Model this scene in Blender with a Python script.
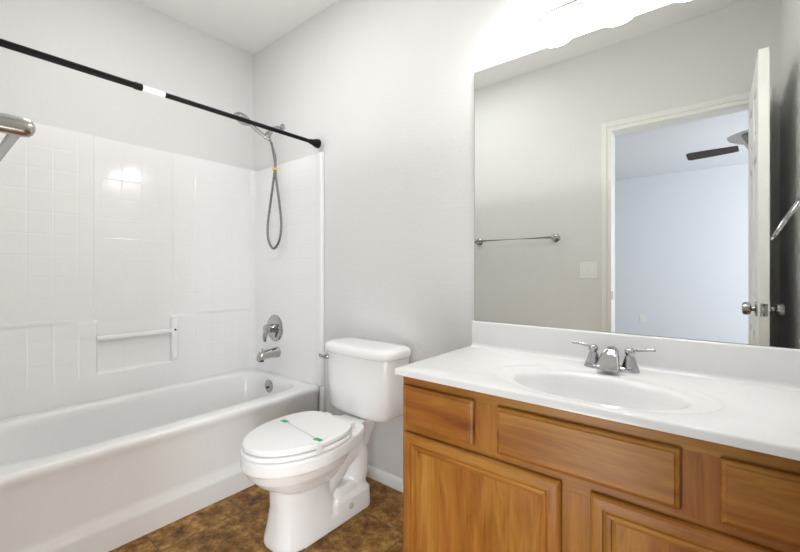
import bpy, bmesh, math, random
from mathutils import Vector, Matrix
PI = math.pi
R = math.radians
random.seed(4)
for o in list(bpy.data.objects):
    bpy.data.objects.remove(o)
SC = bpy.context.scene
COL = SC.collection

# ---------------------------------------------------------------- camera, world, lights, exposure
D = 1.51          # camera distance from the mirror wall
CH = 1.078        # camera height
F = 393.0
cam = bpy.data.cameras.new('camera')
camo = bpy.data.objects.new('camera', cam)
COL.objects.link(camo)
SC.camera = camo
cam.sensor_fit = 'HORIZONTAL'
cam.sensor_width = 36
cam.lens = 36 * F / 800
cam.shift_y = -4.5 / 800
cam.clip_start = 0.01
camo.location = (0, -D, CH)
camo.rotation_euler = (R(90), 0, R(38.98))

world = bpy.data.worlds.new('sky')
SC.world = world
world.use_nodes = True
world.node_tree.nodes['Background'].inputs[0].default_value = (0.55, 0.7, 1, 1)
world.node_tree.nodes['Background'].inputs[1].default_value = 1.0

def area(name, loc, rot, sx, sy, power, col):
    l = bpy.data.lights.new(name, 'AREA')
    l.shape = 'RECTANGLE'; l.size = sx; l.size_y = sy; l.energy = power; l.color = col
    o = bpy.data.objects.new(name, l); COL.objects.link(o)
    o.location = loc; o.rotation_euler = rot
    return o
P_WIN = 158
# daylight through the bedroom window (right hand wall of the bedroom)
area('window_daylight', (3.14, -4.0, 1.45), (0, R(90), 0), 1.3, 2.2, P_WIN, (0.90, 0.95, 1.0))
# added unseen fill lights: one aimed up at the ceiling, one down from it
P_UP, P_DL, P_DOOR = 4.0, 7, 4.9
area('added_fill_up', (-1.25, -0.80, 1.60), (R(180), 0, 0), 1.9, 1.0, P_UP, (1.0, 0.995, 0.98))
area('added_fill_over_tub', (-1.50, -0.83, 2.605), (0, 0, 0), 0.8, 0.5, P_DL, (1.0, 0.995, 0.98))
# added fill panel, low and out of view by the doorway: brightens apron and cabinet
area('added_fill_doorway', (-0.42, -1.34, 0.33), (R(90), 0, R(38)), 0.50, 0.48, P_DOOR, (1.0, 0.995, 0.99))
GLOBE = 24.0
SC.view_settings.view_transform = 'Standard'
SC.view_settings.look = 'None'
SC.view_settings.gamma = 1
SC.view_settings.use_curve_mapping = False
SC.view_settings.exposure = 0.20

# ---------------------------------------------------------------- materials
def nm(name):
    m = bpy.data.materials.new(name); m.use_nodes = True
    nt = m.node_tree; b = nt.nodes['Principled BSDF']
    return m, nt, b
def simple(name, col, rough=0.5, metal=0.0, spec=0.5, coat=0.0, em=None, es=0):
    m, nt, b = nm(name)
    b.inputs['Base Color'].default_value = (*col, 1)
    b.inputs['Roughness'].default_value = rough
    b.inputs['Metallic'].default_value = metal
    b.inputs['Specular IOR Level'].default_value = spec
    b.inputs['Coat Weight'].default_value = coat
    if em:
        b.inputs['Emission Color'].default_value = (*em, 1)
        b.inputs['Emission Strength'].default_value = es
    return m
def noise(nt, scale, detail=3, rough=0.5, vec=None, dist=0):
    n = nt.nodes.new('ShaderNodeTexNoise')
    n.inputs['Scale'].default_value = scale; n.inputs['Detail'].default_value = detail
    n.inputs['Roughness'].default_value = rough; n.inputs['Distortion'].default_value = dist
    if vec: nt.links.new(vec, n.inputs['Vector'])
    return n
def worldpos(nt):
    g = nt.nodes.new('ShaderNodeNewGeometry')
    return g.outputs['Position']
def mapping(nt, vec, sc=(1, 1, 1), loc=(0, 0, 0)):
    mp = nt.nodes.new('ShaderNodeMapping')
    mp.inputs['Scale'].default_value = sc; mp.inputs['Location'].default_value = loc
    nt.links.new(vec, mp.inputs['Vector'])
    return mp.outputs[0]
def ramp(nt, fac, stops):
    r = nt.nodes.new('ShaderNodeValToRGB')
    e = r.color_ramp.elements
    while len(e) < len(stops): e.new(0.5)
    for i, (p, c) in enumerate(stops):
        e[i].position = p; e[i].color = (*c, 1)
    nt.links.new(fac, r.inputs[0])
    return r.outputs[0]
def bump(nt, b, h, strength, dist):
    bp = nt.nodes.new('ShaderNodeBump')
    bp.inputs['Strength'].default_value = strength; bp.inputs['Distance'].default_value = dist
    nt.links.new(h, bp.inputs['Height']); nt.links.new(bp.outputs[0], b.inputs['Normal'])
def mth(nt, op, a, b=None, c=None):
    n = nt.nodes.new('ShaderNodeMath'); n.operation = op
    for i, v in enumerate((a, b, c)):
        if v is None: continue
        if isinstance(v, (int, float)): n.inputs[i].default_value = v
        else: nt.links.new(v, n.inputs[i])
    return n.outputs[0]

def plaster(name, col, strength=0.25, sc=70, rough=0.62):
    m, nt, b = nm(name)
    p = worldpos(nt)
    b.inputs['Base Color'].default_value = (*col, 1)
    b.inputs['Roughness'].default_value = rough
    n1 = noise(nt, sc, 4, 0.55, p)
    r = ramp(nt, n1.outputs[0], [(0.40, (0, 0, 0)), (0.62, (1, 1, 1))])
    bump(nt, b, r, strength * 0.65, 0.0022)
    return m
M_WALL = plaster('orange_peel_paint', (0.74, 0.74, 0.73))
M_CEIL = plaster('ceiling_paint', (0.83, 0.825, 0.81), 0.3, 50, 0.8)
M_BED = plaster('bedroom_paint', (0.76, 0.77, 0.81), 0.1, 60, 0.8)
M_TRIM = simple('white_trim_paint', (0.83, 0.83, 0.80), 0.35)
M_CARPET = simple('bedroom_carpet', (0.55, 0.5, 0.43), 0.95)
M_PORC = simple('white_porcelain', (0.89, 0.89, 0.885), 0.09)
M_PLAST = simple('white_plastic', (0.88, 0.88, 0.875), 0.22)
M_CHROME = simple('chrome', (0.46, 0.455, 0.45), 0.07, 1.0)
M_SATIN = simple('satin_nickel', (0.46, 0.455, 0.44), 0.24, 1.0)
M_HOSE = simple('ribbed_steel_hose', (0.24, 0.235, 0.23), 0.33, 1.0)
M_BLACK = simple('black_enamel', (0.004, 0.004, 0.004), 0.35, spec=0.2)
M_DARK = simple('dark_recess', (0.03, 0.03, 0.03), 0.6)
M_YEL = simple('yellow_tie', (0.75, 0.62, 0.05), 0.5)
M_GREEN = simple('green_tape', (0.02, 0.42, 0.16), 0.5)
M_MIRROR = simple('silvered_glass', (0.82, 0.835, 0.815), 0.0, 1.0)
M_EDGE = simple('mirror_edge', (0.12, 0.12, 0.11), 0.3)
M_OPAL = simple('lit_opal_glass', (0.9, 0.9, 0.88), 0.3, em=(1.0, 0.97, 0.94), es=GLOBE)
M_OPAL_TOP = simple('dim_opal_glass', (0.85, 0.85, 0.84), 0.3, em=(1.0, 0.97, 0.93), es=GLOBE * 0.10)
M_BLADE = simple('dark_fan_blade', (0.05, 0.035, 0.035), 0.5)
M_BLADE2 = simple('cherry_fan_blade', (0.16, 0.06, 0.04), 0.5)

def marble():
    m, nt, b = nm('cultured_marble')
    p = worldpos(nt)
    n1 = noise(nt, 5, 5, 0.6, p, 1.2)
    c = ramp(nt, n1.outputs[0], [(0.3, (0.785, 0.787, 0.787)), (0.7, (0.805, 0.805, 0.80))])
    nt.links.new(c, b.inputs['Base Color'])
    b.inputs['Roughness'].default_value = 0.18
    return m
M_MARBLE = marble()

def acrylic(tiled):
    m, nt, b = nm('tiled_acrylic' if tiled else 'tub_acrylic')
    b.inputs['Base Color'].default_value = (0.89, 0.889, 0.882, 1)
    b.inputs['Roughness'].default_value = 0.12
    p = worldpos(nt)
    n1 = noise(nt, 26, 2, 0.5, p)
    h = mth(nt, 'MULTIPLY', n1.outputs[0], 0.5)
    if tiled:
        sx = nt.nodes.new('ShaderNodeSeparateXYZ'); nt.links.new(p, sx.inputs[0])
        def line(v, off, sp):
            a = mth(nt, 'ADD', v, off)
            a = mth(nt, 'DIVIDE', a, sp)
            a = mth(nt, 'FRACT', a)
            a = mth(nt, 'SUBTRACT', a, 0.5)
            a = mth(nt, 'ABSOLUTE', a)           # 0.5 on the joint
            mr = nt.nodes.new('ShaderNodeMapRange'); mr.interpolation_type = 'SMOOTHSTEP'
            nt.links.new(a, mr.inputs[0])
            mr.inputs[1].default_value = 0.45; mr.inputs[2].default_value = 0.5
            mr.inputs[3].default_value = 1.0; mr.inputs[4].default_value = 0.0
            return mr.outputs[0]
        ly = line(sx.outputs[1], 10.0 + 0.920 - 0.003, 0.0955)
        lx = line(sx.outputs[0], 10.0 + 2.54, 0.0965)
        lz = line(sx.outputs[2], 10.0 - 1.58 + 0.4, 0.105)
        # only the axis lying in the panel's plane counts: pick by normal
        g = nt.nodes.new('ShaderNodeNewGeometry')
        sn = nt.nodes.new('ShaderNodeSeparateXYZ'); nt.links.new(g.outputs['True Normal'], sn.inputs[0])
        nx = mth(nt, 'ABSOLUTE', sn.outputs[0])
        isx = mth(nt, 'GREATER_THAN', nx, 0.7)
        mix = nt.nodes.new('ShaderNodeMix')
        nt.links.new(isx, mix.inputs[0]); nt.links.new(lx, mix.inputs[2]); nt.links.new(ly, mix.inputs[3])
        hh = mth(nt, 'MINIMUM', mix.outputs[0], lz)
        low = mth(nt, 'LESS_THAN', sx.outputs[2], 0.50)
        top = mth(nt, 'GREATER_THAN', sx.outputs[2], 1.76)
        pl = mth(nt, 'MAXIMUM', low, top)
        hh = mth(nt, 'MAXIMUM', hh, pl)
        h = mth(nt, 'ADD', h, hh)
    bump(nt, b, h, 0.32, 0.0016)
    return m
M_TILED = acrylic(True)
M_TUB = acrylic(False)

def wood(name, axis):
    m, nt, b = nm(name)
    p = worldpos(nt)
    sc = {'x': (1.6, 14, 14), 'z': (14, 14, 1.6)}[axis]
    off = {'x': (3, 5, 1), 'z': (0, 2, 8)}[axis]
    v = mapping(nt, p, sc, off)
    n1 = noise(nt, 1.5, 6, 0.62, v, 0.9)
    c1 = ramp(nt, n1.outputs[0], [(0.22, (0.17, 0.058, 0.006)), (0.42, (0.31, 0.125, 0.017)), (0.58, (0.40, 0.180, 0.030)), (0.80, (0.50, 0.265, 0.065))])
    v2 = mapping(nt, p, tuple(s * 7 if s > 5 else s * 2.0 for s in sc), (1, 9, 4))
    n2 = noise(nt, 1.6, 3, 0.6, v2)
    c2 = ramp(nt, n2.outputs[0], [(0.30, (0.55, 0.42, 0.33)), (0.52, (1, 1, 1))])
    v3 = mapping(nt, p, tuple(s * 1.1 if s > 5 else s * 2.2 for s in sc), (7, 1, 2))
    n3 = noise(nt, 1.7, 2, 0.5, v3)
    c3 = ramp(nt, n3.outputs[0], [(0.20, (0.42, 0.30, 0.22)), (0.29, (1, 1, 1))])
    mx = nt.nodes.new('ShaderNodeMixRGB'); mx.blend_type = 'MULTIPLY'; mx.inputs[0].default_value = 0.30
    nt.links.new(c1, mx.inputs[1]); nt.links.new(c2, mx.inputs[2])
    mx2 = nt.nodes.new('ShaderNodeMixRGB'); mx2.blend_type = 'MULTIPLY'; mx2.inputs[0].default_value = 0.8
    nt.links.new(mx.outputs[0], mx2.inputs[1]); nt.links.new(c3, mx2.inputs[2])
    n4 = noise(nt, 3.2, 2, 0.5, mapping(nt, p, tuple(0.45 if q < 5 else 1.6 for q in sc), (4, 7, 3)))
    c4 = ramp(nt, n4.outputs[0], [(0.38, (0.86, 0.70, 0.72)), (0.60, (1, 1, 1))])
    mx3 = nt.nodes.new('ShaderNodeMixRGB'); mx3.blend_type = 'MULTIPLY'; mx3.inputs[0].default_value = 1.0
    nt.links.new(mx2.outputs[0], mx3.inputs[1]); nt.links.new(c4, mx3.inputs[2])
    nt.links.new(mx3.outputs[0], b.inputs['Base Color'])
    b.inputs['Roughness'].default_value = 0.40
    b.inputs['Specular IOR Level'].default_value = 0.35
    bump(nt, b, n2.outputs[0], 0.06, 0.001)
    return m
M_WX = wood('maple_grain_along', 'x')
M_WZ = wood('maple_grain_upright', 'z')

def floor_mat():
    m, nt, b = nm('brown_floor_tile')
    p = worldpos(nt)
    sx = nt.nodes.new('ShaderNodeSeparateXYZ'); nt.links.new(p, sx.inputs[0])
    def cell(v, off, sp):
        a = mth(nt, 'ADD', v, off); a = mth(nt, 'DIVIDE', a, sp)
        fl = mth(nt, 'FLOOR', a); fr = mth(nt, 'FRACT', a)
        d = mth(nt, 'ABSOLUTE', mth(nt, 'SUBTRACT', fr, 0.5))
        return fl, d
    fx, dx = cell(sx.outputs[0], 1.666 + 0.336 * 20, 0.336)
    fy, dy = cell(sx.outputs[1], 0.580 + 0.335 * 20, 0.335)
    dm = mth(nt, 'MAXIMUM', dx, dy)
    grout = mth(nt, 'GREATER_THAN', dm, 0.4940)
    cid = nt.nodes.new('ShaderNodeCombineXYZ'); nt.links.new(fx, cid.inputs[0]); nt.links.new(fy, cid.inputs[1])
    wn = nt.nodes.new('ShaderNodeTexWhiteNoise'); nt.links.new(cid.outputs[0], wn.inputs['Vector'])
    vm = nt.nodes.new('ShaderNodeVectorMath'); vm.operation = 'MULTIPLY_ADD'
    nt.links.new(wn.outputs['Color'], vm.inputs[0]); vm.inputs[1].default_value = (9, 9, 9); nt.links.new(p, vm.inputs[2])
    n1 = noise(nt, 17, 9, 0.72, vm.outputs[0], 0.15)
    c1 = ramp(nt, n1.outputs[0], [(0.34, (0.08, 0.028, 0.004)), (0.45, (0.19, 0.082, 0.014)), (0.54, (0.32, 0.160, 0.034)), (0.68, (0.56, 0.34, 0.10))])
    n2 = noise(nt, 60, 3, 0.6, vm.outputs[0])
    c2 = ramp(nt, n2.outputs[0], [(0.35, (0.55, 0.5, 0.45)), (0.55, (1, 1, 1))])
    mx = nt.nodes.new('ShaderNodeMixRGB'); mx.blend_type = 'MULTIPLY'; mx.inputs[0].default_value = 0.5
    nt.links.new(c1, mx.inputs[1]); nt.links.new(c2, mx.inputs[2])
    mg = nt.nodes.new('ShaderNodeMixRGB'); nt.links.new(grout, mg.inputs[0])
    nt.links.new(mx.outputs[0], mg.inputs[1]); mg.inputs[2].default_value = (0.13, 0.075, 0.035, 1)
    nt.links.new(mg.outputs[0], b.inputs['Base Color'])
    b.inputs['Roughness'].default_value = 0.42
    b.inputs['Specular IOR Level'].default_value = 0.3
    inv = mth(nt, 'SUBTRACT', 1.0, grout)
    h = mth(nt, 'ADD', inv, mth(nt, 'MULTIPLY', n1.outputs[0], 0.5))
    bump(nt, b, h, 0.4, 0.0015)
    return m
M_FLOOR = floor_mat()

# ---------------------------------------------------------------- mesh helpers
def B(): return bmesh.new()
def box(bm, x0, x1, y0, y1, z0, z1):
    vs = [bm.verts.new((x, y, z)) for x in (x0, x1) for y in (y0, y1) for z in (z0, z1)]
    for f in ((0, 1, 3, 2), (4, 6, 7, 5), (0, 4, 5, 1), (2, 3, 7, 6), (0, 2, 6, 4), (1, 5, 7, 3)):
        bm.faces.new([vs[i] for i in f])
    return bm
def loft(bm, loops, cap0=True, cap1=True, close=True):
    L = [[bm.verts.new(p) for p in lp] for lp in loops]
    n = len(L[0])
    for a, b_ in zip(L[:-1], L[1:]):
        for i in range(n if close else n - 1):
            j = (i + 1) % n
            bm.faces.new((a[i], a[j], b_[j], b_[i]))
    if cap0: bm.faces.new(L[0][::-1])
    if cap1: bm.faces.new(L[-1])
    bmesh.ops.recalc_face_normals(bm, faces=bm.faces)
    return bm
def sgnpow(v, e): return math.copysign(abs(v) ** e, v)
def ring(cx, cy, z, a, bf, bb=None, n=2.0, N=48, nb=None):
    """superellipse loop; bf = half length towards -Y, bb towards +Y"""
    if bb is None: bb = bf
    if nb is None: nb = n
    out = []
    for i in range(N):
        t = 2 * PI * i / N
        c, s = math.cos(t), math.sin(t)
        e = n if s < 0 else nb
        out.append(Vector((cx + a * sgnpow(c, 2 / e), cy + (bb if s > 0 else bf) * sgnpow(s, 2 / e), z)))
    return out
def frame_of(d):
    d = d.normalized()
    up = Vector((0, 0, 1)) if abs(d.z) < 0.9 else Vector((1, 0, 0))
    u = d.cross(up).normalized(); v = u.cross(d).normalized()
    return u, v
def revolve(bm, base, direction, prof, N=32):
    """prof = [(distance along direction, radius)]"""
    d = Vector(direction).normalized(); u, v = frame_of(d); base = Vector(base)
    loops = []
    for h, r in prof:
        r = max(r, 0.0003)
        loops.append([base + d * h + (u * math.cos(2 * PI * i / N) + v * math.sin(2 * PI * i / N)) * r for i in range(N)])
    return loft(bm, loops)
def tube(bm, pts, r, N=12, rads=None):
    pts = [Vector(p) for p in pts]
    loops = []; pu = None
    for i, p in enumerate(pts):
        d = (pts[min(i + 1, len(pts) - 1)] - pts[max(i - 1, 0)]).normalized()
        if pu is None: u, v = frame_of(d)
        else:
            u = (pu - d * pu.dot(d)).normalized(); v = d.cross(u)
        pu = u
        rr = rads[i] if rads else r
        loops.append([p + (u * math.cos(2 * PI * k / N) + v * math.sin(2 * PI * k / N)) * rr for k in range(N)])
    return loft(bm, loops)
def catmull(P, n=8):
    P = [Vector(p) for p in P]; Q = [P[0]] + P + [P[-1]]; out = []
    for i in range(1, len(Q) - 2):
        for k in range(n):
            t = k / n; a, b_, c, d = Q[i - 1:i + 3]
            out.append(0.5 * ((2 * b_) + (c - a) * t + (2 * a - 5 * b_ + 4 * c - d) * t * t + (3 * b_ - a - 3 * c + d) * t ** 3))
    out.append(P[-1]); return out

ROOT = {}
def thing(name, loc, label, cat, group=None):
    o = bpy.data.objects.new(name, None); COL.objects.link(o)
    o.empty_display_size = 0.05
    o.location = loc; o['label'] = label; o['category'] = cat
    if group: o['group'] = group
    ROOT[o] = Vector(loc)
    return o
def obj(name, bm, mat, parent=None, bevel=0, seg=2, smooth=True, label=None, cat=None, kind=None, group=None, sub=0, remesh=0, angle=40):
    me = bpy.data.meshes.new(name)
    bmesh.ops.recalc_face_normals(bm, faces=bm.faces)
    bm.to_mesh(me); bm.free()
    me.materials.append(mat)
    o = bpy.data.objects.new(name, me); COL.objects.link(o)
    if parent is not None:
        off = ROOT[parent]; ROOT[o] = off
        me.transform(Matrix.Translation(-off))
        o.parent = parent
    else:
        xs = [v.co.x for v in me.vertices]; ys = [v.co.y for v in me.vertices]; zs = [v.co.z for v in me.vertices]
        off = Vector(((min(xs) + max(xs)) / 2, (min(ys) + max(ys)) / 2, min(zs)))
        me.transform(Matrix.Translation(-off)); o.location = off; ROOT[o] = off
    if smooth:
        for p in me.polygons: p.use_smooth = True
    if remesh:
        r = o.modifiers.new('remesh', 'REMESH'); r.mode = 'VOXEL'; r.voxel_size = remesh; r.use_smooth_shade = True
        s = o.modifiers.new('smooth', 'SMOOTH'); s.factor = 0.5; s.iterations = 3
    if bevel:
        b = o.modifiers.new('bevel', 'BEVEL'); b.width = bevel; b.segments = seg; b.limit_method = 'ANGLE'; b.angle_limit = R(35)
        b.harden_normals = False
    if sub:
        s = o.modifiers.new('sub', 'SUBSURF'); s.levels = sub; s.render_levels = sub
    if smooth and not sub and not remesh:
        try: me.set_sharp_from_angle(angle=R(angle))
        except Exception: pass
    if label: o['label'] = label
    if cat: o['category'] = cat
    if kind: o['kind'] = kind
    if group: o['group'] = group
    return o
def struct(name, bm, mat, label, **k):
    return obj(name, bm, mat, kind='structure', label=label, **k)

# ---------------------------------------------------------------- the room
XL, XR, YF, H = -2.563, 0.263, -1.475, 2.61
T = 0.115
BX0, BX1, BY = -3.2, 3.0, -5.94
struct('floor', box(B(), XL - 0.1, XR + 0.1, YF - 0.06, 0.1, -0.1, 0), M_FLOOR, 'brown mottled square tile floor of the bathroom', smooth=False)
struct('ceiling', box(B(), XL - 0.1, XR + 0.1, YF - T, 0.1, H, H + 0.1), M_CEIL, 'white textured bathroom ceiling', smooth=False)
struct('wall_back', box(B(), XL - 0.1, XR + 0.1, 0, 0.1, 0, H), M_WALL, 'light grey textured wall behind toilet, vanity and shower fittings', smooth=False)
struct('wall_left', box(B(), XL - 0.1, XL, YF, 0, 0, H), M_WALL, 'light wall along the long side of the bathtub', smooth=False)
struct('wall_right', box(B(), XR, XR + 0.1, YF, 0, 0, H), M_WALL, 'light grey wall at the right end of the vanity, seen in the mirror', smooth=False)
OX0, OX1, OZ = -0.562, 0.174, 2.03     # door opening
bm = B()
box(bm, BX0, OX0 - 0.018, YF - T, YF, 0, H)
box(bm, OX1 + 0.018, BX1, YF - T, YF, 0, H)
box(bm, OX0 - 0.018, OX1 + 0.018, YF - T, YF, OZ + 0.018, H)
struct('wall_front', bm, M_WALL, 'light wall with the doorway, seen in the mirror', smooth=False)
# door jamb and casing
bm = B()
box(bm, OX0 - 0.018, OX0, YF - T, YF, 0, OZ)
box(bm, OX1, OX1 + 0.018, YF - T, YF, 0, OZ)
box(bm, OX0 - 0.018, OX1 + 0.018, YF - T, YF, OZ, OZ + 0.018)
struct('trim_1', bm, M_TRIM, 'white door jamb lining the doorway in the mirror', bevel=0.002)
def casing(y0, y1):
    bm = B()
    w = 0.060
    for (a, b_) in ((0, w * 0.42), (w * 0.42, w)):
        t = 0.007 if a == 0 else 0.012
        ya, yb = (y0, y0 + t) if y1 > y0 else (y0 - t, y0)
        box(bm, OX0 - b_, OX0 - a, ya, yb, 0, OZ + b_)
        box(bm, OX1 + a, OX1 + b_, ya, yb, 0, OZ + b_)
        box(bm, OX0 - a, OX1 + a, ya, yb, OZ + a, OZ + b_)
    return bm
struct('trim_2', casing(YF, YF + 0.01), M_TRIM, 'white moulded casing around the doorway in the mirror', bevel=0.002)
struct('trim_3', casing(YF - T, YF - T - 0.01), M_TRIM, 'white moulded casing on the bedroom side of the doorway', bevel=0.002)
def baseb(x0, x1, y0, y1, ax):
    bm = B()
    if ax == 'b':      # on back wall, profile in y
        prof = [(0, 0), (-0.013, 0), (-0.013, 0.036), (-0.009, 0.043), (-0.007, 0.05), (-0.002, 0.056), (0, 0.057)]
        loft(bm, [[(x, p[0], p[1]) for p in prof] for x in (x0, x1)])
    elif ax == 'f':
        prof = [(0, 0), (0.012, 0), (0.012, 0.036), (0.009, 0.043), (0.007, 0.05), (0.002, 0.056), (0, 0.057)]
        loft(bm, [[(x, YF + p[0], p[1]) for p in prof] for x in (x0, x1)])
    else:
        prof = [(0, 0), (-0.013, 0), (-0.013, 0.036), (-0.009, 0.043), (-0.007, 0.05), (-0.002, 0.056), (0, 0.057)]
        loft(bm, [[(XR + p[0], y, p[1]) for p in prof] for y in (y0, y1)])
    return bm
struct('baseboard_back', baseb(-1.772, -0.819, 0, 0, 'b'), M_TRIM, 'low white baseboard between the tub and the vanity')
struct('baseboard_front', baseb(-1.81, OX0 - 0.061, 0, 0, 'f'), M_TRIM, 'low white baseboard on the doorway wall')
struct('baseboard_right', baseb(0, 0, YF + 0.013, -0.52, 'r'), M_TRIM, 'low white baseboard on the right wall beside the vanity')

# bedroom beyond the door
struct('bedroom_floor', box(B(), BX0, BX1, BY, YF - 0.061, -0.1, 0), M_CARPET, 'tan carpet of the bedroom beyond the door', smooth=False)
struct('bedroom_ceiling', box(B(), BX0 - 0.1, BX1 + 0.1, BY - 0.1, YF - T, H, H + 0.1), M_BED, 'pale bedroom ceiling seen through the doorway in the mirror', smooth=False)
struct('wall_bedroom_far', box(B(), BX0 - 0.1, BX1 + 0.1, BY - 0.1, BY, 0, H), M_BED, 'pale blue-white far bedroom wall seen through the doorway in the mirror', smooth=False)
struct('wall_bedroom_side', box(B(), BX0 - 0.1, BX0, BY, YF - T, 0, H), M_BED, 'pale bedroom side wall away from the window', smooth=False)
bm = B()
box(bm, BX1, BX1 + 0.1, BY, YF - T, 0, 0.8); box(bm, BX1, BX1 + 0.1, BY, YF - T, 2.1, H)
box(bm, BX1, BX1 + 0.1, BY, -5.1, 0.8, 2.1); box(bm, BX1, BX1 + 0.1, -2.9, YF - T, 0.8, 2.1)
struct('wall_bedroom_window', bm, M_BED, 'pale bedroom wall that holds the window', smooth=False)
bm = B()
for (a, b_, c, d) in ((-5.1, -5.05, 0.8, 2.1), (-2.95, -2.9, 0.8, 2.1), (-5.05, -2.95, 0.8, 0.85), (-5.05, -2.95, 2.05, 2.1), (-4.02, -3.98, 0.85, 2.05)):
    box(bm, BX1 + 0.03, BX1 + 0.08, a, b_, c, d)
struct('window_1', bm, M_TRIM, 'white framed bedroom window that lets the daylight in', bevel=0.003)

# ---------------------------------------------------------------- door leaf, open into the bathroom
dx0, dx1, dy0, dy1 = 0.133, 0.169, YF + 0.014, -0.758
bm = B()
bz0, bz1 = 0.012, 2.022
cx_ = (dx0 + dx1) / 2
W = dy1 - dy0
box(bm, dx0 + 0.008, dx1 - 0.008, dy0 + 0.02, dy1 - 0.02, bz0 + 0.02, bz1 - 0.02)
ys = [dy0, dy0 + 0.11, dy0 + W / 2 - 0.05, dy0 + W / 2 + 0.05, dy1 - 0.11, dy1]
for a, b_ in ((ys[0], ys[1]), (ys[2], ys[3]), (ys[4], ys[5])): box(bm, dx0, dx1, a, b_, bz0, bz1)
for a, b_ in ((ys[1], ys[2]), (ys[3], ys[4])):
    for c, d in ((bz0, 0.24), (0.80, 0.94), (1.60, 1.70), (1.91, bz1)): box(bm, dx0, dx1, a, b_, c, d)
    for c, d in ((0.24, 0.80), (0.94, 1.60), (1.70, 1.91)):
        box(bm, dx0 + 0.003, dx1 - 0.003, a + 0.03, b_ - 0.03, c + 0.03, d - 0.03)
door = struct('door_1', bm, M_TRIM, 'white panelled bathroom door standing open, seen edge-on in the mirror', bevel=0.002)
ky, kz = dy1 - 0.062, 0.915
for s, xf in ((-1, dx0), (1, dx1)):
    bm = revolve(B(), (xf, ky, kz), (s, 0, 0), [(0, 0.033), (0.004, 0.033), (0.007, 0.029), (0.009, 0.012), (0.018, 0.011), (0.021, 0.021), (0.026, 0.0275), (0.038, 0.0285), (0.047, 0.026), (0.050, 0.020), (0.051, 0)])
    obj('door_knob', bm, M_SATIN, door, label='satin nickel knob')
bm = B(); box(bm, dx0 + 0.006, dx1 - 0.006, dy1, dy1 + 0.0015, kz - 0.028, kz + 0.028)
lp = obj('latch_plate', bm, M_SATIN, door, bevel=0.0005)
bm = B(); box(bm, cx_ - 0.006, cx_ + 0.006, dy1 + 0.0015, dy1 + 0.011, kz - 0.010, kz + 0.010)
obj('latch_bolt', bm, M_CHROME, lp, bevel=0.003)
for z in (kz - 0.02, kz + 0.02):
    obj('screw', revolve(B(), (cx_, dy1 + 0.0015, z), (0, 1, 0), [(0, 0.004), (0.0012, 0.003), (0.0013, 0)], 12), M_DARK, lp)
for z in (0.22, 1.02, 1.82):
    bm = revolve(B(), (dx1 + 0.004, dy0 - 0.004, z - 0.045), (0, 0, 1), [(0, 0.0045), (0.09, 0.0045), (0.092, 0)], 16)
    obj('hinge', bm, M_SATIN, door)
bm = B(); box(bm, OX0, OX0 + 0.0015, YF - 0.045, YF - 0.006, 0.885, 0.945)
obj('strike_plate', bm, M_SATIN, bevel=0.0004, label='small satin strike plate on the left door jamb, seen in the mirror', cat='strike plate')

# ---------------------------------------------------------------- bathtub
tx0, tx1, ty0, ty1 = XL + 0.002, -1.815, YF + 0.002, -0.002
RZ = 0.406
tcx, tcy, ta, tb = (tx0 + tx1) / 2, (ty0 + ty1) / 2, (tx1 - tx0) / 2, (ty1 - ty0) / 2
N = 128
def rr(x0, x1, y0, y1, z, n):
    return ring((x0 + x1) / 2, (y0 + y1) / 2, z, (x1 - x0) / 2, (y1 - y0) / 2, n=n, N=N)
def tubring(ins, z, n=60): return rr(tx0, tx1 - ins, ty0, ty1, z, n)
loops = [tubring(0.008, 0.0), tubring(0.006, 0.085), tubring(0.006, 0.10), tubring(0.020, 0.125), tubring(0.020, 0.15), tubring(0.016, 0.33), tubring(0.006, 0.365),
         tubring(0.0, 0.380), tubring(0.0, 0.393), tubring(0.003, 0.401), tubring(0.009, 0.4055), tubring(0.016, RZ)]
ix0, ix1, iy0, iy1 = XL + 0.075, tx1 - 0.072, YF + 0.09, -0.052
for (e, z, n) in ((0.0, RZ, 6), (0.006, RZ - 0.0015, 6), (0.013, RZ - 0.007, 6), (0.018, RZ - 0.016, 6), (0.023, 0.36, 5.5)):
    loops.append(rr(ix0 + e, ix1 - e, iy0 + e, iy1 - e, z, n))
loops.append(rr(ix0 + 0.035, ix1 - 0.035, iy0 + 0.07, iy1 - 0.035, 0.25, 5))
loops.append(rr(ix0 + 0.050, ix1 - 0.050, iy0 + 0.12, iy1 - 0.050, 0.15, 4.5))
loops.append(rr(ix0 + 0.070, ix1 - 0.070, iy0 + 0.16, iy1 - 0.070, 0.10, 4.2))
loops.append(rr(ix0 + 0.105, ix1 - 0.105, iy0 + 0.20, iy1 - 0.10, 0.075, 4))
loops.append(rr(ix0 + 0.16, ix1 - 0.16, iy0 + 0.27, iy1 - 0.17, 0.07, 3))
tub = thing('bathtub', (tcx, tcy, 0), 'white alcove bathtub with a plain apron along the left wall', 'bathtub')
obj('tub_shell', loft(B(), loops), M_TUB, tub, angle=50)
# overflow plate
oy = iy1 - 0.0265
bm = revolve(B(), (-2.240, oy + 0.004, 0.342), (0, -1, -0.07), [(0, 0.042), (0.006, 0.042), (0.010, 0.038), (0.012, 0.02), (0.013, 0)])
ovf = obj('overflow_plate', bm, M_CHROME, tub, label='round chrome overflow plate')
bm = revolve(B(), (-2.240, oy - 0.006, 0.338), (0, -1, -0.1), [(0, 0.007), (0.012, 0.006), (0.014, 0.0)], 16)
obj('trip_lever', bm, M_DARK, ovf)
obj('drain', revolve(B(), (-2.2, -0.30, 0.069), (0, 0, 1), [(0, 0.03), (0.003, 0.03), (0.005, 0.024), (0.004, 0)]), M_CHROME, tub, label='chrome drain ring')

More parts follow.
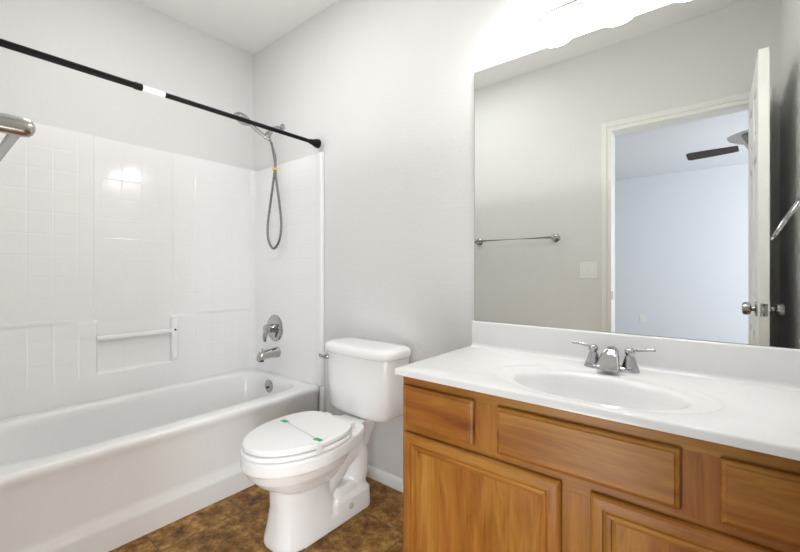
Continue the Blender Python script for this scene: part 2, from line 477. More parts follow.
# ---------------------------------------------------------------- shower surround
sur = thing('shower_surround', (XL + 0.02, tcy, RZ), 'white moulded shower wall surround with pressed tile pattern above the tub', 'shower surround')
def sst(a, b_, x):
    t = min(1, max(0, (x - a) / (b_ - a))); return t * t * (3 - 2 * t)
def win(a, b_, x, e=0.012): return sst(a - e / 2, a + e / 2, x) * (1 - sst(b_ - e / 2, b_ + e / 2, x))
def depth(yo, z):
    col = win(0.590, 0.972, yo)
    up = 0.030 - 0.011 * col
    low = 1 - sst(0.806, 0.826, z)
    mid = win(0.50, 1.10, yo, 0.17)
    niche = win(0.603, 0.962, yo, 0.012) * win(0.545, 0.9, z, 0.014)
    lowd = 0.025 + (0.009 * mid)
    lowd = lowd * (1 - niche) + 0.018 * niche
    p = up * (1 - low) + lowd * low
    # lower middle runs out into the tub edge
    p *= 1 - 0.0 * sst(1.79, 1.80, z)
    return p
ysamp = []
y = 0.036
while y < D - 0.001:
    ysamp.append(y); 
    near = min(abs(y - e) for e in (0.515, 0.590, 0.603, 0.962, 0.972, 1.095))
    y += 0.003 if near < 0.022 else 0.012
ysamp.append(D - 0.002)
zsamp = []; z = RZ + 0.001
while z < 1.787:
    zsamp.append(z)
    near = min(abs(z - e) for e in (0.545, 0.816))
    z += 0.003 if near < 0.02 else 0.012
zsamp.append(1.788)
bm = B()
G = [[bm.verts.new((XL + 0.002 + depth(yo, z), yo - D, z)) for z in zsamp] for yo in ysamp]
for i in range(len(G) - 1):
    for j in range(len(zsamp) - 1):
        bm.faces.new((G[i][j], G[i + 1][j], G[i + 1][j + 1], G[i][j + 1]))
# top and end closing strips back to the wall
bk = [bm.verts.new((XL + 0.0005, yo - D, 1.788)) for yo in ysamp]
for i in range(len(G) - 1): bm.faces.new((G[i][-1], G[i + 1][-1], bk[i + 1], bk[i]))
pan = obj('side_panel', bm, M_TILED, sur, angle=60)
# end panel on the plumbing wall
prof = [(XL + 0.03, 0.003), (-1.86, 0.003)]
bm = B()
nx = 60
xs = [XL + 0.026 + (-1.808 - XL - 0.026) * i / nx for i in range(nx + 1)]
def endd(x, z):
    r = 0.018
    cove = max(0, 0.045 - (x - (XL + 0.026))) / 0.045
    return -(r + 0.03 * cove ** 2)
rows = [RZ + 0.001, 0.6, 0.8, 1.0, 1.2, 1.4, 1.6, 1.769, 1.774]
G = [[bm.verts.new((x, endd(x, z) + (0.003 if z == 1.774 else 0), z)) for z in rows] for x in xs]
for i in range(len(G) - 1):
    for j in range(len(rows) - 1): bm.faces.new((G[i][j], G[i + 1][j], G[i + 1][j + 1], G[i][j + 1]))
bk = [bm.verts.new((x, -0.0005, 1.774)) for x in xs]
for i in range(len(G) - 1): bm.faces.new((G[i][-1], G[i + 1][-1], bk[i + 1], bk[i]))
obj('end_panel', bm, M_TILED, sur, angle=60)
bm = B(); box(bm, -1.836, -1.790, -0.027, -0.0005, RZ + 0.001, 1.776)
box(bm, -1.8135, -1.782, -0.020, -0.0005, 0.0, RZ + 0.0005)
obj('edge_trim', bm, M_PLAST, sur, bevel=0.006, seg=3)
bm = B(); box(bm, XL + 0.03, -1.80, YF + 0.001, YF + 0.018, RZ + 0.001, 1.80)
obj('near_panel', bm, M_TILED, sur, bevel=0.004)
# moulded towel/soap bar over the recess
yb0, yb1 = 0.599 - D, 0.970 - D
bm = B()
prof = []
for k in range(16):
    t = 2 * PI * k / 16
    prof.append((XL + 0.042 + 0.012 * sgnpow(math.cos(t), 0.7), 0.728 + 0.014 * sgnpow(math.sin(t), 0.7)))
loft(bm, [[(p[0], y, p[1]) for p in prof] for y in (yb0, yb1)])
obj('soap_bar', bm, M_PLAST, sur, label='white bar across the soap recess')
bm = B(); box(bm, XL + 0.018, XL + 0.062, 0.958 - D, 0.992 - D, 0.560, 0.800)
sb = obj('bar_bracket', bm, M_TUB, sur, bevel=0.010, seg=4)
obj('screw_hole', revolve(B(), (XL + 0.0615, 0.974 - D, 0.733), (1, 0, 0), [(0, 0.007), (0.001, 0.006), (0.0012, 0)], 16), M_DARK, sb)

# ---------------------------------------------------------------- shower fittings
vx, vz, vy = -2.262, 0.707, -0.018
v = thing('shower_valve', (vx, vy, vz), 'round chrome shower valve with a lever handle above the tub spout', 'shower valve')
obj('escutcheon', revolve(B(), (vx, vy, vz), (0, -1, 0), [(0, 0.087), (0.004, 0.087), (0.010, 0.080), (0.013, 0.055), (0.014, 0.03), (0.014, 0)], 48), M_CHROME, v)
hb = obj('handle_hub', revolve(B(), (vx, vy - 0.012, vz), (0, -1, 0), [(0, 0.028), (0.018, 0.027), (0.035, 0.025), (0.05, 0.03), (0.062, 0.027), (0.066, 0.018), (0.067, 0)], 32), M_CHROME, v)
bm = tube(B(), catmull([(vx, vy - 0.055, vz + 0.005), (vx - 0.015, vy - 0.062, vz - 0.025), (vx - 0.028, vy - 0.060, vz - 0.06), (vx - 0.034, vy - 0.054, vz - 0.085)], 5), 0.01, 14,
          rads=[0.012 + 0.004 * math.sin(i / 15 * PI) - 0.003 * i / 15 for i in range(16)])
obj('lever', bm, M_CHROME, hb)

sz = 0.552; sxx = -2.235
s = thing('tub_spout', (sxx, vy, sz), 'chrome tub spout below the shower valve', 'tub spout')
loops = []
for (t, w, zt, zb) in ((0, 0.036, 0.036, -0.034), (0.012, 0.034, 0.034, -0.032), (0.05, 0.031, 0.029, -0.029), (0.09, 0.030, 0.025, -0.030), (0.115, 0.029, 0.021, -0.036), (0.132, 0.027, 0.012, -0.039), (0.140, 0.018, -0.006, -0.039)):
    lp_ = []
    for k in range(28):
        a = 2 * PI * k / 28
        cz = (zt + zb) / 2; hz = (zt - zb) / 2
        lp_.append((sxx + w * math.cos(a), vy - t, sz + cz + hz * math.sin(a)))
    loops.append(lp_)
obj('spout_body', loft(B(), loops), M_CHROME, s)
obj('spout_outlet', revolve(B(), (sxx, vy - 0.118, sz - 0.030), (0, 0, -1), [(0, 0.016), (0.012, 0.016), (0.013, 0.012), (0.008, 0)], 20), M_DARK, s, label='dark outlet opening')
obj('diverter_knob', revolve(B(), (sxx, vy - 0.112, sz + 0.018), (0, 0, 1), [(0, 0.004), (0.012, 0.004), (0.014, 0.007), (0.02, 0.007), (0.022, 0)], 16), M_CHROME, s)

# handheld shower
hx = -2.21
hs = thing('hand_shower', (hx, 0, 2.01), 'chrome hand shower on a wall arm above the surround, hose looped down', 'hand shower')
obj('wall_flange', revolve(B(), (hx, -0.0005, 2.01), (0, -1, 0), [(0, 0.030), (0.003, 0.030), (0.010, 0.022), (0.013, 0.012), (0.013, 0)]), M_CHROME, hs)
arm = catmull([(hx, -0.005, 2.01), (hx, -0.04, 2.008), (hx, -0.075, 1.985), (hx + 0.010, -0.105, 1.948)], 5)
obj('shower_arm', tube(B(), arm, 0.0095, 14), M_CHROME, hs)
hxo = hx
hold = obj('holder', revolve(B(), (hx + 0.012, -0.092, 1.966), (0, -0.55, -0.83), [(0, 0.013), (0.008, 0.017), (0.03, 0.017), (0.034, 0.021), (0.052, 0.021), (0.056, 0.014), (0.07, 0.012), (0.071, 0)], 20), M_CHROME, hs)
A = Vector((hx + 0.022, -0.100, 1.902)); E = Vector((hx - 0.032, -0.255, 2.012))
pts = catmull([A, A.lerp(E, 0.35) + Vector((0, 0, -0.006)), A.lerp(E, 0.7) + Vector((0, 0, -0.002)), E], 6)
obj('shower_handle', tube(B(), pts, 0.012, 16, rads=[0.0115 + 0.004 * (i / (len(pts) - 1)) ** 2 for i in range(len(pts))]), M_CHROME, hs)
hd = Vector((-0.12, -0.42, -0.90))
head = obj('spray_head', revolve(B(), E - hd.normalized() * 0.016, hd, [(0, 0.001), (0.002, 0.024), (0.010, 0.043), (0.022, 0.052), (0.034, 0.053), (0.038, 0.047), (0.036, 0)], 40), M_CHROME, hs)
obj('spray_face', revolve(B(), E + hd.normalized() * 0.0205, hd, [(0, 0.044), (0.002, 0.043), (0.0025, 0)], 32), simple('grey_spray_plate', (0.35, 0.35, 0.35), 0.4), head)
bt = A + Vector((0.001, 0.006, -0.012))
hose = catmull([bt, (hx + 0.026, -0.088, 1.85), (hx + 0.030, -0.075, 1.78), (hx + 0.022, -0.07, 1.727), (hx - 0.008, -0.065, 1.63), (hx - 0.052, -0.06, 1.48), (hx - 0.074, -0.06, 1.37), (hx - 0.062, -0.06, 1.275),
                (hx - 0.005, -0.06, 1.225), (hx + 0.056, -0.06, 1.275), (hx + 0.078, -0.06, 1.37), (hx + 0.058, -0.06, 1.50), (hx + 0.034, -0.065, 1.64), (hx + 0.027, -0.07, 1.727), (hx + 0.040, -0.08, 1.80), (hx + 0.036, -0.10, 1.87), (hx + 0.026, -0.112, 1.905)], 8)
rad = [0.0068 + (0.0009 if i % 2 else 0) for i in range(len(hose))]
ho = obj('hose', tube(B(), hose, 0.0065, 10, rads=rad), M_HOSE, hs, label='looped grey metal hose')
obj('hose_tie', revolve(B(), (hx + 0.0245, -0.07, 1.720), (0, 0, 1), [(0, 0.015), (0.001, 0.0165), (0.013, 0.0165), (0.014, 0.015)], 16), M_YEL, ho, label='yellow tie around the hose')

# ---------------------------------------------------------------- shower rod
rx, rz_ = -1.812, 1.822
rod = thing('shower_curtain_rod', (rx, YF, rz_), 'black tension shower curtain rod spanning above the tub, with a white band', 'shower rod')
obj('outer_tube', revolve(B(), (rx, YF + 0.03, rz_), (0, 1, 0), [(0, 0.0125), (0.485, 0.0125), (0.488, 0.0145), (0.512, 0.0145), (0.515, 0.013)], 24), M_BLACK, rod)
obj('white_band', revolve(B(), (rx, YF + 0.543, rz_), (0, 1, 0), [(0, 0.0112), (0.0855, 0.0112)], 24), simple('white_label_paper', (0.85, 0.85, 0.83), 0.5), rod, label='white paper band on the rod')
obj('inner_tube', revolve(B(), (rx, YF + 0.629, rz_), (0, 1, 0), [(0, 0.0108), (-YF - 0.629 - 0.03, 0.0108)], 24), M_BLACK, rod)
for y, s_ in ((-0.0275, -1), (YF + 0.0185, 1)):
    bm = revolve(B(), (rx, y, rz_), (0, s_, 0), [(0, 0.026), (0.008, 0.027), (0.02, 0.024), (0.045, 0.016), (0.062, 0.0135), (0.064, 0.011)], 24)
    obj('end_cup', bm, M_BLACK, rod)

# ---------------------------------------------------------------- toilet
tcX = -1.335
to = thing('toilet', (tcX, -0.4, 0), 'white two-piece toilet with closed lid between tub and vanity', 'toilet')
def bowl_ring(z, k=0.0, sh=1.0):
    """rim outline: oval front, straight sides narrowing to the deck under the tank"""
    out = []
    a, bf, bb, wb = 0.184 - k, 0.254 - k, 0.278 - k, 0.138 - k
    for i in range(64):
        t = 2 * PI * i / 64
        c, s_ = math.cos(t), math.sin(t)
        if s_ <= 0: x, y = a * c, bf * s_
        else:
            y = bb * sgnpow(s_, 0.45)
            f = (y / bb)
            w = a + (wb - a) * (f * f * (3 - 2 * f)) ** 0.85
            x = w * sgnpow(c, 0.42) if abs(c) < 0.999 else w * c
        out.append(Vector((tcX + x, -0.500 + y, z)))
    return out
bm = B()
loft(bm, [bowl_ring(0.336, 0.012), bowl_ring(0.338, 0.003), bowl_ring(0.342, 0.0), bowl_ring(0.382, 0.0), bowl_ring(0.389, 0.003), bowl_ring(0.391, 0.010)])
lo = []
for (z, yc, a, bf, bb, n) in ((0.215, -0.47, 0.090, 0.14, 0.12, 2.2), (0.24, -0.48, 0.112, 0.175, 0.15, 2.2), (0.27, -0.49, 0.138, 0.208, 0.18, 2.2), (0.30, -0.50, 0.156, 0.225, 0.20, 2.3), (0.335, -0.50, 0.168, 0.238, 0.22, 2.4), (0.345, -0.50, 0.168, 0.238, 0.22, 2.4)):
    lo.append(ring(tcX, yc, z, a, bf, bb, n))
loft(bm, lo)
lo = [ring(tcX, -0.20, z, a, b_, b2, 4) for (z, a, b_, b2) in ((0.25, 0.050, 0.12, 0.05), (0.30, 0.060, 0.15, 0.07), (0.34, 0.070, 0.17, 0.09), (0.386, 0.072, 0.17, 0.10), (0.390, 0.070, 0.165, 0.095))]
loft(bm, lo)
# pedestal front
lo = []
for (z, yc, a, bf, bb, n) in ((0.0, -0.470, 0.106, 0.176, 0.14, 3.0), (0.02, -0.470, 0.105, 0.175, 0.14, 3.0), (0.07, -0.470, 0.097, 0.166, 0.13, 2.8), (0.14, -0.470, 0.090, 0.157, 0.11, 2.6), (0.21, -0.475, 0.088, 0.155, 0.10, 2.5), (0.27, -0.480, 0.092, 0.16, 0.11, 2.3)):
    lo.append(ring(tcX - 0.014, yc, z, a, bf, bb, n))
loft(bm, lo)
# trapway at the back
pts = catmull([(tcX, -0.42, 0.15), (tcX, -0.36, 0.20), (tcX, -0.30, 0.255), (tcX, -0.245, 0.275), (tcX, -0.215, 0.235), (tcX, -0.215, 0.16), (tcX, -0.23, 0.09), (tcX, -0.23, 0.02)], 5)
tube(bm, pts, 0.07, 20, rads=[0.066 + 0.008 * math.sin(i / (len(pts) - 1) * PI) for i in range(len(pts))])
# foot: stepped block either side
lo = [ring(tcX - 0.010, -0.29, z, a, b_, n=6) for (z, a, b_) in ((0.0, 0.100, 0.125), (0.03, 0.100, 0.125), (0.085, 0.098, 0.122), (0.100, 0.090, 0.112), (0.104, 0.080, 0.10))]
loft(bm, lo)
lo = [ring(tcX - 0.010, -0.315, z, a, b_, n=4) for (z, a, b_) in ((0.09, 0.088, 0.085), (0.125, 0.082, 0.078), (0.140, 0.070, 0.065))]
loft(bm, lo)
loft(bm, [ring(tcX, -0.36, z, a, b_, n=3) for (z, a, b_) in ((0.0, 0.090, 0.13), (0.05, 0.088, 0.13), (0.065, 0.078, 0.12))])
obj('bowl', bm, M_PORC, to, remesh=0.004)
for s_ in (-1, 1):
    obj('bolt_cap', revolve(B(), (tcX - 0.010 + s_ * 0.097, -0.31, 0.055), (s_, 0, 0), [(0, 0.013), (0.006, 0.012), (0.009, 0.007), (0.010, 0)], 16), simple('bolt_cap_grey', (0.5, 0.5, 0.48), 0.4), to)
def seatloft(z0, z1, a, bf, bb, e, yc=-0.50):
    lo = []
    for (z, k) in ((z0, e), (z0 + 0.003, 0.0), (z1 - 0.006, 0), (z1 - 0.002, 0.003), (z1, e + 0.006)):
        lp_ = []
        for i in range(96):
            t = 2 * PI * i / 96; c, s_ = math.cos(t), math.sin(t)
            if s_ <= 0: x, y = (a - k) * c, (bf - k) * s_
            else:
                y = (bb - k) * sgnpow(s_, 0.5); f = y / (bb - k)
                x = ((a - k) * (1 - 0.17 * f * f)) * (sgnpow(c, 0.40) if abs(c) < 0.999 else c)
            lp_.append(Vector((tcX + x, yc + y, z)))
        lo.append(lp_)
    return loft(B(), lo)
obj('seat', seatloft(0.3925, 0.409, 0.180, 0.255, 0.176, 0.004), M_PLAST, to)
obj('lid', seatloft(0.4125, 0.434, 0.175, 0.247, 0.176, 0.004), M_PLAST, to)
for s_ in (-1, 1):
    bm = box(B(), tcX + s_ * 0.075 - 0.022, tcX + s_ * 0.075 + 0.022, -0.322, -0.290, 0.389, 0.420)
    obj('seat_hinge', bm, M_PLAST, to, bevel=0.007, seg=3)
# tank
kX = tcX - 0.006
lo = []
for (z, a, bf, bb) in ((0.391, 0.145, 0.072, 0.075), (0.393, 0.165, 0.085, 0.080), (0.401, 0.184, 0.095, 0.086), (0.420, 0.196, 0.101, 0.089), (0.50, 0.205, 0.105, 0.090), (0.60, 0.213, 0.108, 0.091), (0.684, 0.220, 0.110, 0.093)):
    lo.append(ring(kX, -0.112, z, a, bf, bb, 4.0, 64, nb=6))
obj('tank', loft(B(), lo), M_PORC, to, angle=70)
lo = []
for (z, k) in ((0.680, 0.008), (0.683, 0.002), (0.688, 0.0), (0.706, 0.0), (0.717, 0.004), (0.724, 0.013), (0.728, 0.030), (0.7295, 0.055), (0.730, 0.08)):
    lo.append(ring(kX, -0.114, z, 0.232 - k, 0.122 - k, 0.098 - k * 0.9, 3.6, 64, nb=5))
obj('tank_lid', loft(B(), lo), M_PORC, to, angle=70)
fl = obj('flush_pivot', revolve(B(), (kX - 0.178, -0.205, 0.655), (0, -1, 0), [(0, 0.013), (0.012, 0.013), (0.016, 0.009), (0.028, 0.009), (0.029, 0)], 20), M_CHROME, to, label='chrome flush lever pivot')
bm = tube(B(), [(kX - 0.170, -0.230, 0.652), (kX - 0.190, -0.236, 0.657), (kX - 0.201, -0.238, 0.661), (kX - 0.207, -0.239, 0.663)], 0.006, 12, rads=[0.008, 0.0075, 0.0085, 0.006])
obj('flush_lever', bm, M_CHROME, fl)
# supply hidden behind; sealing strip across the lid
st = thing('lid_seal_strip', (tcX, -0.515, 0.434), 'clear sealing strip with two green tabs across the closed toilet lid', 'seal strip')
for x, y in ((-1.450, -0.507), (-1.190, -0.538)):
    obj('green_tab', box(B(), x - 0.018, x + 0.018, y - 0.011, y + 0.010, 0.4342, 0.4352), M_GREEN, st, smooth=False, label='green tape tab')
obj('cord', tube(B(), [(-1.432, -0.509, 0.4348), (-1.206, -0.536, 0.4348)], 0.001, 6), simple('grey_cord', (0.40, 0.40, 0.40), 0.5), st, label='thin grey cord')
bm = box(B(), tcX + 0.148, tcX + 0.1835, -0.575, -0.548, 0.4342, 0.4360); box(bm, tcX + 0.1805, tcX + 0.1835, -0.575, -0.548, 0.400, 0.4360)
obj('end_flap', bm, simple('clear_white_film', (0.9, 0.9, 0.9), 0.3), st, bevel=0.001, label='white end flap folded over the seat edge')

# ---------------------------------------------------------------- vanity cabinet
FY = -0.482      # face frame front
cabx0, cabx1, czt = -0.818, XR - 0.002, 0.7385
van = thing('vanity_cabinet', ((cabx0 + cabx1) / 2, -0.24, 0), 'honey maple vanity cabinet with panel doors under the white countertop', 'cabinet')
bm = B()
box(bm, cabx0, cabx0 + 0.016, FY + 0.018, -0.002, 0.0, czt)
box(bm, cabx1 - 0.016, cabx1, FY + 0.018, -0.002, 0.0, czt)
box(bm, cabx0 + 0.016, cabx1 - 0.016, FY + 0.02, -0.002, 0.10, 0.115)
box(bm, cabx0 + 0.016, cabx1 - 0.016, -0.012, -0.002, 0.115, 0.60)
box(bm, cabx0 + 0.016, cabx1 - 0.016, FY + 0.075, FY + 0.09, 0.0, 0.10)
obj('carcass', bm, M_WZ, van, smooth=False)
bm = B()
fy0, fy1 = FY, FY + 0.018
for (a, b_) in ((cabx0, -0.778), (-0.57, -0.45), (-0.085, 0.03), (0.225, cabx1)): box(bm, a, b_, fy0, fy1, 0.56 if a > cabx0 and b_ < cabx1 else 0.10, 0.70)
box(bm, -0.33, -0.21, fy0, fy1, 0.13, 0.53)
obj('frame_stiles', bm, M_WZ, van, smooth=False)
bm = B()
e = 0.0006
for (c, d) in ((0.686, czt), (0.53, 0.592), (0.10, 0.145)): box(bm, cabx0 + e, cabx1 - e, fy0 + e, fy1, c, d)
obj('frame_rails', bm, M_WX, van, smooth=False)
DF = -0.500      # drawer/door front plane
def slab(x0, x1, z0, z1):
    bm = B()
    def rc(ins, y): return [(x0 + ins, y, z0 + ins), (x1 - ins, y, z0 + ins), (x1 - ins, y, z1 - ins), (x0 + ins, y, z1 - ins)]
    loft(bm, [rc(0, FY - 0.0005), rc(0, DF + 0.0085), rc(0.0025, DF + 0.0055), rc(0.008, DF + 0.003), rc(0.0095, DF + 0.0008), rc(0.011, DF)])
    return bm
obj('drawer_front', slab(-0.805, -0.550, 0.574, 0.704), M_WX, van, angle=20)
obj('false_front', slab(-0.478, -0.062, 0.573, 0.703), M_WX, van, angle=20, label='long fixed panel in front of the sink')
obj('drawer_front', slab(0.004, 0.253, 0.573, 0.703), M_WX, van, angle=20)
def panel_door(x0, x1, z0, z1):
    d = None
    # centre panel is the door part, the frame members hang on it
    w = 0.056
    bm = B()
    def rc(ins, y): return [(x0 + ins, y, z0 + ins), (x1 - ins, y, z0 + ins), (x1 - ins, y, z1 - ins), (x0 + ins, y, z1 - ins)]
    loft(bm, [rc(w - 0.008, FY - 0.001), rc(w - 0.008, DF + 0.010), rc(w + 0.01, DF + 0.010)])
    d = obj('cabinet_door', bm, M_WZ, van, smooth=False)
    # mitred frame profile: (inset, y)
    prof = [(0, FY - 0.0005), (0, DF + 0.009), (0.003, DF + 0.004), (0.008, DF + 0.0008), (0.012, DF), (w - 0.028, DF), (w - 0.0265, DF + 0.0045), (w - 0.022, DF + 0.0055), (w - 0.0195, DF + 0.0025), (w - 0.011, DF + 0.0030), (w - 0.0085, DF + 0.0085), (w - 0.004, DF + 0.0092), (w, DF + 0.0104), (w, FY - 0.0005)]
    for nm_, idx, mat in (('door_rail', (0, 1), M_WX), ('door_stile', (1, 2), M_WZ), ('door_rail', (2, 3), M_WX), ('door_stile', (3, 0), M_WZ)):
        la = [rc(i, y)[idx[0]] for i, y in prof]; lb = [rc(i, y)[idx[1]] for i, y in prof]
        obj(nm_, loft(B(), [la, lb]), mat, d, angle=20)
panel_door(-0.805, -0.306, 0.125, 0.551)
panel_door(-0.238, 0.253, 0.125, 0.550)

# ---------------------------------------------------------------- countertop with moulded basin
ctz = 0.761
kx0, kx1, ky0, ky1 = -0.828, XR - 0.002, -0.514, -0.002
scx, scy = -0.275, -0.305
top = thing('countertop', ((kx0 + kx1) / 2, -0.25, 0.739), 'white cultured marble vanity top with moulded oval basin and backsplash', 'countertop')
N = 128
def rect_by_angle(x0, x1, y0, y1, z):
    out = []
    for i in range(N):
        t = 2 * PI * i / N
        c, s_ = math.cos(t), math.sin(t)
        tx = ((x1 - scx) / c) if c > 1e-9 else ((x0 - scx) / c if c < -1e-9 else 1e9)
        ty = ((y1 - scy) / s_) if s_ > 1e-9 else ((y0 - scy) / s_ if s_ < -1e-9 else 1e9)
        k = min(tx, ty)
        out.append(Vector((scx + c * k, scy + s_ * k, z)))
    for cxr, cyr in ((x0, y0), (x0, y1), (x1, y0), (x1, y1)):
        bi = min(range(N), key=lambda i: (out[i].x - cxr) ** 2 + (out[i].y - cyr) ** 2)
        out[bi] = Vector((cxr, cyr, z))
    return out
def ell(a, b_, z, dy=0.0, n=2.0): 
    out = []
    for i in range(N):
        t = 2 * PI * i / N
        c, s_ = math.cos(t), math.sin(t)
        k = 1 / ((abs(c) / a) ** n + (abs(s_) / b_) ** n) ** (1 / n)
        out.append(Vector((scx + c * k, scy + dy + s_ * k, z)))
    return out
loops = [rect_by_angle(kx0, kx1, ky0, ky1, 0.7395), rect_by_angle(kx0, kx1, ky0, ky1, 0.755), rect_by_angle(kx0 + 0.002, kx1, ky0 + 0.002, ky1, 0.7595),
         rect_by_angle(kx0 + 0.007, kx1, ky0 + 0.007, ky1, ctz)]
for (a, b_, z) in ((0.292, 0.188, ctz), (0.288, 0.184, ctz - 0.0012), (0.283, 0.179, ctz - 0.004), (0.277, 0.174, ctz - 0.0055), (0.262, 0.160, ctz - 0.0062), (0.236, 0.145, ctz - 0.0070), (0.224, 0.138, ctz - 0.0085),
                   (0.217, 0.133, ctz - 0.013), (0.210, 0.127, ctz - 0.022), (0.198, 0.119, ctz - 0.045), (0.178, 0.107, ctz - 0.075), (0.145, 0.095, ctz - 0.105), (0.10, 0.07, ctz - 0.125), (0.05, 0.04, ctz - 0.133), (0.022, 0.022, ctz - 0.135)):
    loops.append(ell(a, b_, z, dy=-0.006 * (1 if a < 0.27 else 0)))
bm = loft(B(), loops, cap0=False)
obj('top_slab', bm, M_MARBLE, top, angle=50)
bm = B()
pr = [(-0.002, 0.7613), (-0.034, 0.7613), (-0.027, 0.7635), (-0.022, 0.769), (-0.020, 0.778), (-0.020, 0.862), (-0.018, 0.866), (-0.014, 0.868), (-0.002, 0.868)]
loft(bm, [[(x, p[0], p[1]) for p in pr] for x in (kx0 + 0.016, kx1)])
obj('backsplash', bm, M_MARBLE, top, angle=50)
obj('sink_drain', revolve(B(), (scx, scy - 0.006, ctz - 0.1345), (0, 0, 1), [(0, 0.021), (0.002, 0.021), (0.004, 0.017), (0.003, 0)]), M_CHROME, top, label='chrome sink drain')

# ---------------------------------------------------------------- faucet
fx, fyc, fz = -0.270, -0.086, ctz
fa = thing('faucet', (fx, fyc, fz), 'chrome two-handle faucet behind the oval basin', 'faucet')
lo = [ring(fx, fyc, fz + z, a, b_, n=2.8, N=64) for (z, a, b_) in ((0.0, 0.080, 0.027), (0.004, 0.081, 0.028), (0.010, 0.079, 0.026), (0.014, 0.072, 0.021), (0.016, 0.05, 0.012))]
obj('base_plate', loft(B(), lo), M_CHROME, fa)
# spout: broad tapering hood
lo = []
for (t, w, zc, hz) in ((0.022, 0.006, 0.036, 0.022), (0.020, 0.015, 0.038, 0.026), (0.010, 0.021, 0.041, 0.027), (-0.004, 0.0235, 0.041, 0.025), (-0.018, 0.0265, 0.036, 0.022), (-0.034, 0.030, 0.026, 0.018), (-0.050, 0.0335, 0.014, 0.012), (-0.060, 0.034, 0.008, 0.008), (-0.065, 0.030, 0.005, 0.005), (-0.066, 0.018, 0.004, 0.003)):
    lo.append([(fx + w * sgnpow(math.cos(2 * PI * k / 32), 0.75), fyc + t, fz + zc + 0.006 + hz * sgnpow(math.sin(2 * PI * k / 32), 0.75)) for k in range(32)])
obj('spout', loft(B(), lo), M_CHROME, fa, angle=60)
for s_ in (-1, 1):
    hx_ = fx + s_ * 0.053
    hh = obj('handle', revolve(B(), (hx_, fyc, fz + 0.012), (0, 0, 1), [(0, 0.024), (0.004, 0.0245), (0.010, 0.021), (0.022, 0.0175), (0.034, 0.0145), (0.038, 0.0115), (0.041, 0.0115), (0.044, 0.0140), (0.051, 0.0150), (0.058, 0.013), (0.062, 0.008), (0.063, 0)], 32), M_CHROME, fa)
    p = [(hx_ + s_ * 0.004, fyc, fz + 0.066), (hx_ + s_ * 0.022, fyc + 0.001, fz + 0.070), (hx_ + s_ * 0.045, fyc + 0.002, fz + 0.073), (hx_ + s_ * 0.062, fyc + 0.003, fz + 0.074), (hx_ + s_ * 0.070, fyc + 0.003, fz + 0.074)]
    obj('lever', tube(B(), p, 0.005, 12, rads=[0.0085, 0.0055, 0.0045, 0.0055, 0.003]), M_CHROME, hh)

# ---------------------------------------------------------------- mirror
mx0, mx1, mz0, mz1 = -0.809, XR - 0.004, 0.8685, 1.926
mi = thing('wall_mirror', ((mx0 + mx1) / 2, -0.003, mz0), 'large frameless wall mirror resting on the backsplash', 'mirror')
obj('backing', box(B(), mx0, mx1, -0.0055, -0.0005, mz0, mz1), M_EDGE, mi, smooth=False)
obj('glass', box(B(), mx0 + 0.0012, mx1 - 0.0012, -0.0062, -0.0056, mz0 + 0.0012, mz1 - 0.0012), M_MIRROR, mi, smooth=False)

# ---------------------------------------------------------------- vanity light
lz = 2.085
vl = thing('vanity_light', (-0.282, 0, lz), 'three-globe vanity light bar glowing above the mirror', 'vanity light')
bm = box(B(), -0.560, -0.004, -0.034, -0.0005, 2.040, 2.130)
obj('back_plate', bm, M_SATIN, vl, bevel=0.010, seg=4, label='brushed nickel backplate')
for x in (-0.510, -0.290, -0.070):
    gl = obj('glass_shade', revolve(B(), (x, -0.130, 2.062), (0, 0, 1), [(0, 0.088), (0.025, 0.088), (0.050, 0.078), (0.066, 0.058), (0.075, 0.034), (0.077, 0)], 40), M_OPAL_TOP, vl, label='white opal glass shade')
    obj('bulb', revolve(B(), (x, -0.130, 2.004), (0, 0, 1), [(0, 0.001), (0.002, 0.030), (0.010, 0.057), (0.026, 0.076), (0.048, 0.0865), (0.0575, 0.0875), (0.058, 0.0)], 40), M_OPAL, gl, label='brightly lit lower half')
    obj('globe_holder', tube(B(), catmull([(x, -0.03, 2.110), (x, -0.09, 2.160), (x, -0.130, 2.137)], 5), 0.014, 16), M_SATIN, gl)

# ---------------------------------------------------------------- towel bar on the doorway wall
tz, tyb = 1.325, YF + 0.078
tbr = thing('towel_bar', (-1.235, YF, tz), 'chrome towel bar on the doorway wall, its post end showing at far left', 'towel bar')
for x in (-0.925, -1.55):
    bm = revolve(B(), (x, YF + 0.0005, tz), (0, 1, 0), [(0, 0.030), (0.006, 0.030), (0.012, 0.024), (0.016, 0.016), (0.025, 0.0155), (0.080, 0.0165), (0.089, 0.0155), (0.094, 0.011), (0.097, 0.005), (0.0975, 0)], 28)
    obj('post', bm, M_SATIN, tbr)
obj('bar', tube(B(), [(-0.93, tyb, tz), (-1.545, tyb, tz)], 0.0085, 16), M_SATIN, tbr)

# towel ring on the right wall
ry, rz = -0.40, 1.35
tr = thing('towel_ring', (XR, ry, rz), 'chrome towel ring on the right wall, reflected at the mirror right edge', 'towel ring')
obj('mount', revolve(B(), (XR - 0.0005, ry, rz), (-1, 0, 0), [(0, 0.028), (0.006, 0.028), (0.012, 0.018), (0.03, 0.012), (0.042, 0.013), (0.045, 0)], 24), M_CHROME, tr)
c0 = Vector((XR - 0.036, ry, rz - 0.006)); dn = Vector((-0.45, -0.05, -0.87)).normalized(); al = Vector((0, 1, 0))
pts = [c0 + dn * (0.085 - 0.085 * math.cos(t)) + al * (0.078 * math.sin(t)) for t in [2 * PI * k / 40 for k in range(41)]]
obj('ring', tube(B(), pts, 0.0045, 10), M_CHROME, tr)

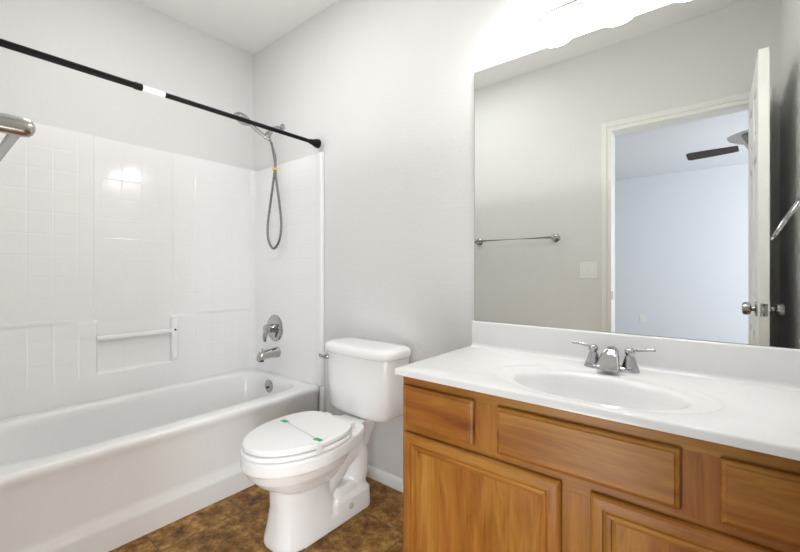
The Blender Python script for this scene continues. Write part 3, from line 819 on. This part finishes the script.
# switch plate
sw = thing('light_switch', (-0.70, YF, 1.085), 'white double rocker light switch beside the doorway, seen in the mirror', 'light switch')
plm = simple('switch_plate_plastic', (0.86, 0.86, 0.83), 0.35)
obj('plate', box(B(), -0.761, -0.645, YF + 0.0005, YF + 0.006, 1.03, 1.145), plm, sw, bevel=0.002)
for x in (-0.726, -0.680):
    obj('rocker', box(B(), x - 0.0165, x + 0.0165, YF + 0.0062, YF + 0.010, 1.054, 1.121), plm, sw, bevel=0.0015)
# bedroom outlet
ou = thing('wall_outlet', (-0.96, BY, 0.32), 'white wall outlet low on the far bedroom wall, seen in the mirror', 'outlet')
obj('plate', box(B(), -0.995, -0.925, BY + 0.0005, BY + 0.006, 0.263, 0.377), plm, ou, bevel=0.002)
for z in (0.300, 0.340):
    obj('socket', box(B(), -0.977, -0.943, BY + 0.0062, BY + 0.008, z - 0.014, z + 0.014), M_TRIM, ou, bevel=0.003)

# ceiling fan in the bedroom
cfx, cfy, cfz = 0.28, -3.38, 2.235
cf = thing('ceiling_fan', (cfx, cfy, H), 'white-hubbed ceiling fan with dark blades in the bedroom, seen in the mirror', 'ceiling fan')
wh = simple('white_fan_enamel', (0.8, 0.8, 0.8), 0.3)
obj('canopy', revolve(B(), (cfx, cfy, H - 0.0005), (0, 0, -1), [(0, 0.07), (0.02, 0.068), (0.05, 0.045), (0.06, 0.02), (0.06, 0)]), wh, cf)
obj('down_rod', revolve(B(), (cfx, cfy, H - 0.05), (0, 0, -1), [(0, 0.012), (0.15, 0.012)]), wh, cf)
obj('motor_housing', revolve(B(), (cfx, cfy, cfz + 0.13), (0, 0, -1), [(-0.02, 0.03), (-0.01, 0.08), (0.01, 0.18), (0.025, 0.215), (0.045, 0.205), (0.075, 0.15), (0.10, 0.09), (0.15, 0.07), (0.16, 0)]), wh, cf)
for k in range(4):
    a = R(187 + 90 * k)
    u = Vector((math.cos(a), math.sin(a), 0)); w = Vector((-math.sin(a), math.cos(a), 0))
    cc = Vector((cfx, cfy, cfz))
    tilt = Vector((0, 0, -0.30))
    loops = []
    for (rr_, hw) in ((0.13, 0.045), (0.18, 0.052), (0.35, 0.062), (0.50, 0.066), (0.525, 0.058), (0.53, 0.045)):
        c_ = cc + u * rr_
        ww = (w + tilt)
        loops.append([c_ - ww * hw, c_ + ww * hw, c_ + ww * hw + Vector((0, 0, 0.007)), c_ - ww * hw + Vector((0, 0, 0.007))])
    obj('fan_blade', loft(B(), loops), M_BLADE, cf, angle=30)
